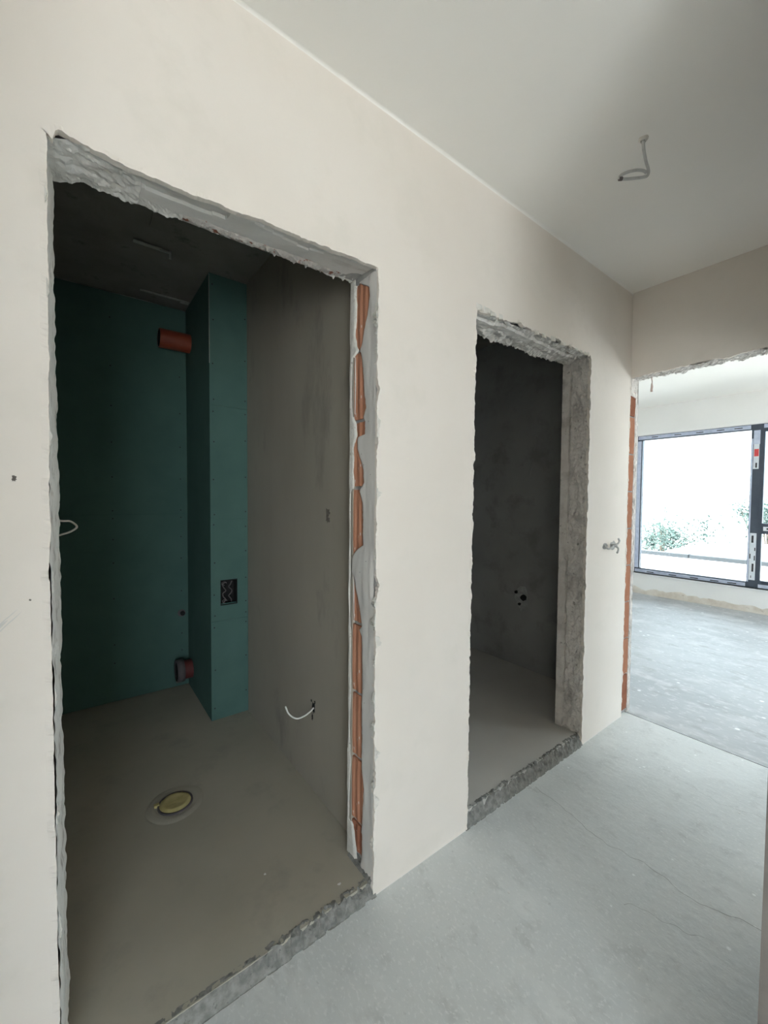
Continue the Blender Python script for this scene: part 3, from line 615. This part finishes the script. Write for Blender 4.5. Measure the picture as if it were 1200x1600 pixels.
# ---- floor drain
dr = thing('floor_drain', 'floor drain plugged with yellow foam in the bathroom floor', 'drain', (0.328, 1.908, 0.045))
mb = MB(); mb.grid(48, 4, lambda u, v: ((0.068 + 0.045 * v + 0.008 * n3(math.cos(u * 6.283), math.sin(u * 6.283), 2) * v) * math.cos(u * 6.28319), (0.068 + 0.045 * v + 0.008 * n3(math.cos(u * 6.283), math.sin(u * 6.283), 2) * v) * math.sin(u * 6.28319), 0.0095 * math.sin(math.pi * v) ** 1 * .35 + 0.0006)); mb.build('mortar_collar', M['floor_wet'], dr)
MB().ring((0, 0), 0.062, 0.069, 0.0005, 0.008).build('rim', M['grey_pipe'], dr)
mb = MB(); mb.grid(36, 6, lambda u, v: (0.0635 * v * (1 + 0.04 * n3(u * 9, 0, 0)) * math.cos(u * 6.28319), 0.0635 * v * (1 + 0.04 * n3(u * 9, 0, 0)) * math.sin(u * 6.28319), 0.011 + 0.005 * v * v + 0.0025 * n3(math.cos(u * 6.28) * v, math.sin(u * 6.28) * v, 0, 4) - (0.012 if v > .99 else 0))); mb.build('foam_plug', M['foam'], dr, smooth=True)
mb = MB(); mb.box(-0.078, -0.058, 0.018, 0.034, 0.002, 0.012); mb.build('foam_tab', M['foam'], dr)

# ---- cables
cc = thing('ceiling_cable', 'grey looped lamp cable hanging from the hall ceiling', 'cable', (1.609, 0.622, HC))
c0 = Vector((1.609, 0.622, HC))
path = [(1.609, 0.622, 2.652), (1.610, 0.621, 2.62), (1.614, 0.615, 2.576), (1.621, 0.608, 2.540), (1.618, 0.609, 2.521), (1.606, 0.618, 2.515), (1.588, 0.632, 2.512), (1.560, 0.653, 2.508), (1.543, 0.666, 2.509), (1.542, 0.667, 2.518), (1.558, 0.655, 2.530), (1.585, 0.635, 2.539), (1.606, 0.619, 2.538), (1.616, 0.611, 2.530)]
MB().tube([Vector(q) - c0 for q in spline(path, 7)], 0.0050, 10).build('sheath', M['cable_grey'], cc, smooth=True)
MB().tube([Vector(q) - c0 for q in ((1.547, 0.663, 2.509), (1.538, 0.669, 2.508))], 0.0066, 10).build('tape_end', M['grey_pipe'], cc)
mb = MB(); mb.grid(20, 3, lambda u, v: ((0.009 + 0.008 * v + 0.004 * n3(u * 8, 0, 0)) * math.cos(u * 6.28319), (0.009 + 0.008 * v + 0.004 * n3(u * 8, 0, 0)) * math.sin(u * 6.28319), -0.010 * (1 - v) + 0.001)); mb.build('plaster_collar', M['edge'], cc)
sc_ = thing('wall_wire', 'white wire curling from the bathroom side wall', 'wire', (0.845, 1.621, 0.429))
MB().tube([Vector(q) - Vector((0.845, 1.621, 0.429)) for q in spline([(0.848, 1.621, 0.431), (0.82, 1.613, 0.42), (0.792, 1.610, 0.413), (0.757, 1.612, 0.413), (0.728, 1.624, 0.436), (0.712, 1.626, 0.474)], 7)], 0.0035, 8).build('sheath', M['wire'], sc_, smooth=True)
for k, (dy, dz, a, b) in enumerate(((0.0, 0.0, .012, .022), (-0.012, 0.03, .006, .007), (0.012, -0.045, .006, .014), (0.02, 0.025, .005, .006))):
    blob('hole', (0.845, 1.621 + dy, 0.429 + dz), 'X', a, b, 20 + k, M['black'], wbs, 0.0008)
blob('hole', (0.845, 1.498, 1.318), 'X', 0.019, 0.018, 31, M['smudge'], wbs, 0.0008); blob('hole', (0.845, 1.498, 1.288), 'X', 0.016, 0.014, 32, M['smudge'], wbs, 0.0008)
lw = thing('looped_wire', 'thin white wire loop beside the near doorway jamb', 'wire', (-0.14, 1.7, 1.30))
MB().tube([Vector(q) - Vector((-0.14, 1.7, 1.30)) for q in spline([(-0.141, 1.72, 1.305), (-0.08, 1.71, 1.303), (-0.034, 1.7, 1.297), (-0.012, 1.7, 1.294), (0.004, 1.7, 1.276), (-0.012, 1.7, 1.261), (-0.036, 1.7, 1.252), (-0.07, 1.7, 1.24)], 7)], 0.0032, 8).build('sheath', M['wire'], lw, smooth=True)

# ---- sockets
so = thing('wire_outlet', 'pulled-out socket wires in the hall wall between doorway and window', 'outlet', (2.519, WY0, 1.106))
for k, (dx, dz, a, b) in enumerate(((-0.055, 0.004, .030, .018), (0.045, 0.0, .040, .028))):
    rnd = random.Random(k); poly = [(dx + a * math.cos(6.283 * i / 14) * rnd.uniform(.75, 1.2), dz + b * math.sin(6.283 * i / 14) * rnd.uniform(.75, 1.2)) for i in range(14)]
    MB().prism(poly, lambda p, q, d: (p, -d, q), -0.004, 0.0008).build('recess', M['mortar'], so)
for pts in ([(-0.07, 0, 0.01), (-0.06, -0.02, -0.01), (-0.03, -0.03, -0.002), (0.0, -0.02, 0.002)], [(0.02, 0, 0.005), (0.03, -0.03, 0.012), (0.05, -0.035, 0.03), (0.045, -0.03, 0.045)], [(0.05, 0, 0), (0.045, -0.03, -0.012), (0.03, -0.035, -0.035), (0.028, -0.03, -0.04)], [(0.0, -0.018, 0.0), (0.02, -0.03, 0.01), (0.05, -0.02, 0.0)]):
    MB().tube(spline(pts, 5), 0.0055, 7).build('wire', M['cable_grey'], so, smooth=True)
s2 = thing('socket_patch', 'lumpy mortar patch with holes on the dark storeroom wall', 'patch', (2.782, 1.853, 0.60))
def patch(u, v):
    a_, r_ = u * 6.28319, v * (1 + 0.35 * n3(math.cos(u * 6.28319), math.sin(u * 6.28319), 3, 1.7))
    h_ = max(0, 1 - v) ** .6; return (-0.016 * h_ * (0.7 + 0.6 * fr(u * 6, v * 4, 2, 1)) - 0.0004, 0.060 * r_ * math.cos(a_), 0.095 * r_ * math.sin(a_))
MB().grid(36, 10, patch).build('mortar', M['store_patch'], s2)
for y, z, a, b in ((0.045, 0.045, .013, .013), (-0.022, 0.012, .022, .026), (0.012, -0.045, .012, .010)):
    rnd = random.Random(int(y * 1000)); poly = [(y + a * math.cos(6.283 * i / 12) * rnd.uniform(.8, 1.2), z + b * math.sin(6.283 * i / 12) * rnd.uniform(.8, 1.2)) for i in range(12)]
    MB().prism(poly, lambda p, q, d: (-d, p, q), 0.004, 0.017).build('hole', M['black'], s2)
MB().grid(30, 4, lambda u, v: (2.7815 - 0.003 * math.sin(math.pi * v), 1.80 - 0.05 * u + (v - .5) * 0.035 * math.sin(math.pi * u) + 0.01 * n3(u * 5, 0, 0), 1.56 + 0.29 * u)).build('plaster_ridge', M['store_plaster'], wsr)

# ---- metal bits under the bathroom ceiling
t = thing('ceiling_bracket', 'small metal bracket under the dark bathroom ceiling', 'bracket', (0.25, 2.40, 2.66))
MB().box(0, 0.125, -0.012, 0.012, -0.012, -0.008).build('strip', M['metal'], t); MB().box(0.115, 0.165, -0.006, 0.006, -0.016, -0.008).build('tongue', M['metal'], t); MB().tube([(0.165, 0.005, -0.04), (0.165, 0.005, 0.0)], 0.006, 8).build('bolt', M['metal'], t)
t = thing('ceiling_profile', 'thin pale metal profile above the green rear wall', 'profile', (0.34, 2.945, 2.66))
MB().box(0, 0.265, -0.006, 0.006, -0.010, -0.006).box(0, 0.265, 0.004, 0.006, -0.010, 0.002).build('rail', M['metal'], t); MB().box(0.225, 0.275, -0.02, 0.02, -0.014, -0.010).build('clip', M['metal'], t)

# ---- crumbs on the floor
def crumb(x, y, z, r, seed, group, label):
    rnd = random.Random(seed); bm = bmesh.new(); bmesh.ops.create_icosphere(bm, subdivisions=1, radius=r)
    for v in bm.verts: v.co = Vector((v.co.x * rnd.uniform(.6, 1.5), v.co.y * rnd.uniform(.6, 1.3), v.co.z * 0.25 * rnd.uniform(.7, 1.2)))
    zmin = min(v.co.z for v in bm.verts)
    for v in bm.verts: v.co.z -= zmin
    me = bpy.data.meshes.new('plaster_crumb'); bm.to_mesh(me); bm.free(); me.materials.append(M['chip'])
    o = link('plaster_crumb', me, None, (x, y, z)); o.rotation_euler = (0, 0, rnd.uniform(0, 6)); tag(o, label, 'crumb', group)
HALL = [(0.903, 1.055, 'white plaster crumb on the hall floor below the wall between doorways'), (0.779, 1.060, 'white plaster crumb at the broken edge of the bathroom doorway'),
        (1.19, 0.821, 'white crumb alone on the hall floor before the wide doorway pier'), (1.634, 0.986, 'white crumb on the hall floor close to the narrow doorway step'),
        (1.302, 0.449, 'elongated white crumb nearest the bottom of the hall floor'), (2.314, 0.428, 'white crumb on the hall floor near the right edge of the photo')]
for i, (x, y, lb) in enumerate(HALL): crumb(x, y, 0.0, 0.0046, i, 'plaster crumbs on the floors', lb)
crumb(0.516, 1.355, 0.045, 0.005, 70, 'plaster crumbs on the floors', 'pale crumb in the middle of the bathroom floor'); crumb(0.707, 1.165, 0.045, 0.006, 71, 'plaster crumbs on the floors', 'pale crumb on the bathroom floor behind its broken edge')

# ================================================================== OUTSIDE
struct(MB().box(-6, 2.1, -9.0, -3.65, -0.25, -0.02).build('bounce_slab_back', M['white_ext']), 'added pale slab, out of view, bouncing light up into the hall', 'terrace')  # unseen slab added to reflect sunlight onto the hall ceiling
tr = thing('terrace', 'white terrace with grey-capped kerb outside the big window', 'terrace', (6.9, 0, -0.2), kind='structure')
MB().box(0.0, 2.2, -8, 9, 0.0, 0.30).build('slab', M['white_ext'], tr)
MB().box(2.05, 2.2, -8, 9, 0.30, 0.515).build('kerb', M['white_ext'], tr)
for k in range(8): MB().box(2.03, 2.22, -8 + k * 2.1 + .004, -8 + (k + 1) * 2.1 - .02, 0.515, 0.585).build('coping', M['ext_grey'], tr)
struct(MB().box(-60, 140, -120, 120, -7.2, -7.0).build('ground', M['ext_ground']), 'pale ground seen far below outside the window', 'ground')
def tree(name, label, loc, h, rx, rz, seed, nleaf):
    rnd = random.Random(seed); t = thing(name, label, 'tree', loc)
    MB().tube(spline([(0, 0, 0), (0.1, 0.05, h * .3), (-0.05, 0.1, h * .6), (0.05, 0, h * .9)], 4), 0.16, 8, True, 0.04).build('trunk', M['bark'], t)
    mb = MB()
    cl = [(rnd.gauss(0, rx * .45), rnd.gauss(0, rx * .45), h - rz + rnd.gauss(0, rz * .45)) for _ in range(14)]
    for c in cl[:9]:
        MB().tube(spline([(0, 0, h * .5), (c[0] * .5, c[1] * .5, (h * .5 + c[2]) / 2 + .2), c], 4), 0.05, 6, True, 0.015).build('branch', M['bark'], t)
    for _ in range(nleaf):
        c = rnd.choice(cl); p = Vector(c) + Vector((rnd.gauss(0, 1), rnd.gauss(0, 1), rnd.gauss(0, 1))) * rx * .24
        a = Vector((rnd.gauss(0, 1), rnd.gauss(0, 1), rnd.gauss(0, 1))).normalized(); b = a.orthogonal().normalized(); s = rnd.uniform(.05, .10)
        i = len(mb.v); mb.v += [tuple(p - a * s), tuple(p + b * s * .5), tuple(p + a * s), tuple(p - b * s * .5)]; mb.f.append((i, i + 1, i + 2, i + 3))
    o = mb.build('foliage', M['leaf'], t); o['kind'] = 'stuff'
tree('leafy_tree', 'pale green leafy tree outside, low left in the big window', (20.0, 6.45, -7.0), 7.9, 1.25, 1.1, 3, 2400)
tree('leafy_tree', 'green tree outside showing right of the window mullion', (24.0, 3.75, -7.0), 8.4, 0.95, 0.8, 8, 1800)
def house(name, label, x, y, w_, d_, h, rise):
    t = thing(name, label, 'house', (x, y, -7.0)); MB().box(0, d_, -w_ / 2, w_ / 2, 0, h).build('wall', M['white_ext'], t)
    mb = MB(); mb.prism([(-w_ / 2 - .3, h), (w_ / 2 + .3, h), (w_ / 2 + .3, h + .15), (0, h + .15 + rise), (-w_ / 2 - .3, h + .15)], lambda a, b, d: (d, a, b), -0.3, d_ + .3); mb.build('roof', M['white_ext'], t)
    for k in range(3):
        yy = -w_ / 2 + w_ * (k + .5) / 3; f = MB().box(-0.05, 0.02, yy - .55, yy + .55, h - 2.2, h - .9).build('window', M['white_ext'], t); MB().box(-0.06, -0.04, yy - .45, yy + .45, h - 2.1, h - 1.0).build('pane', M['ext_ground'], f)
house('white_house', 'white house far outside, left half of the big window', 52, 17.0, 11, 8, 6.4, 1.6)
house('white_house', 'white house far outside, near the window mullion', 15.0, 1.2, 6.4, 3, 6.65, 0.25)
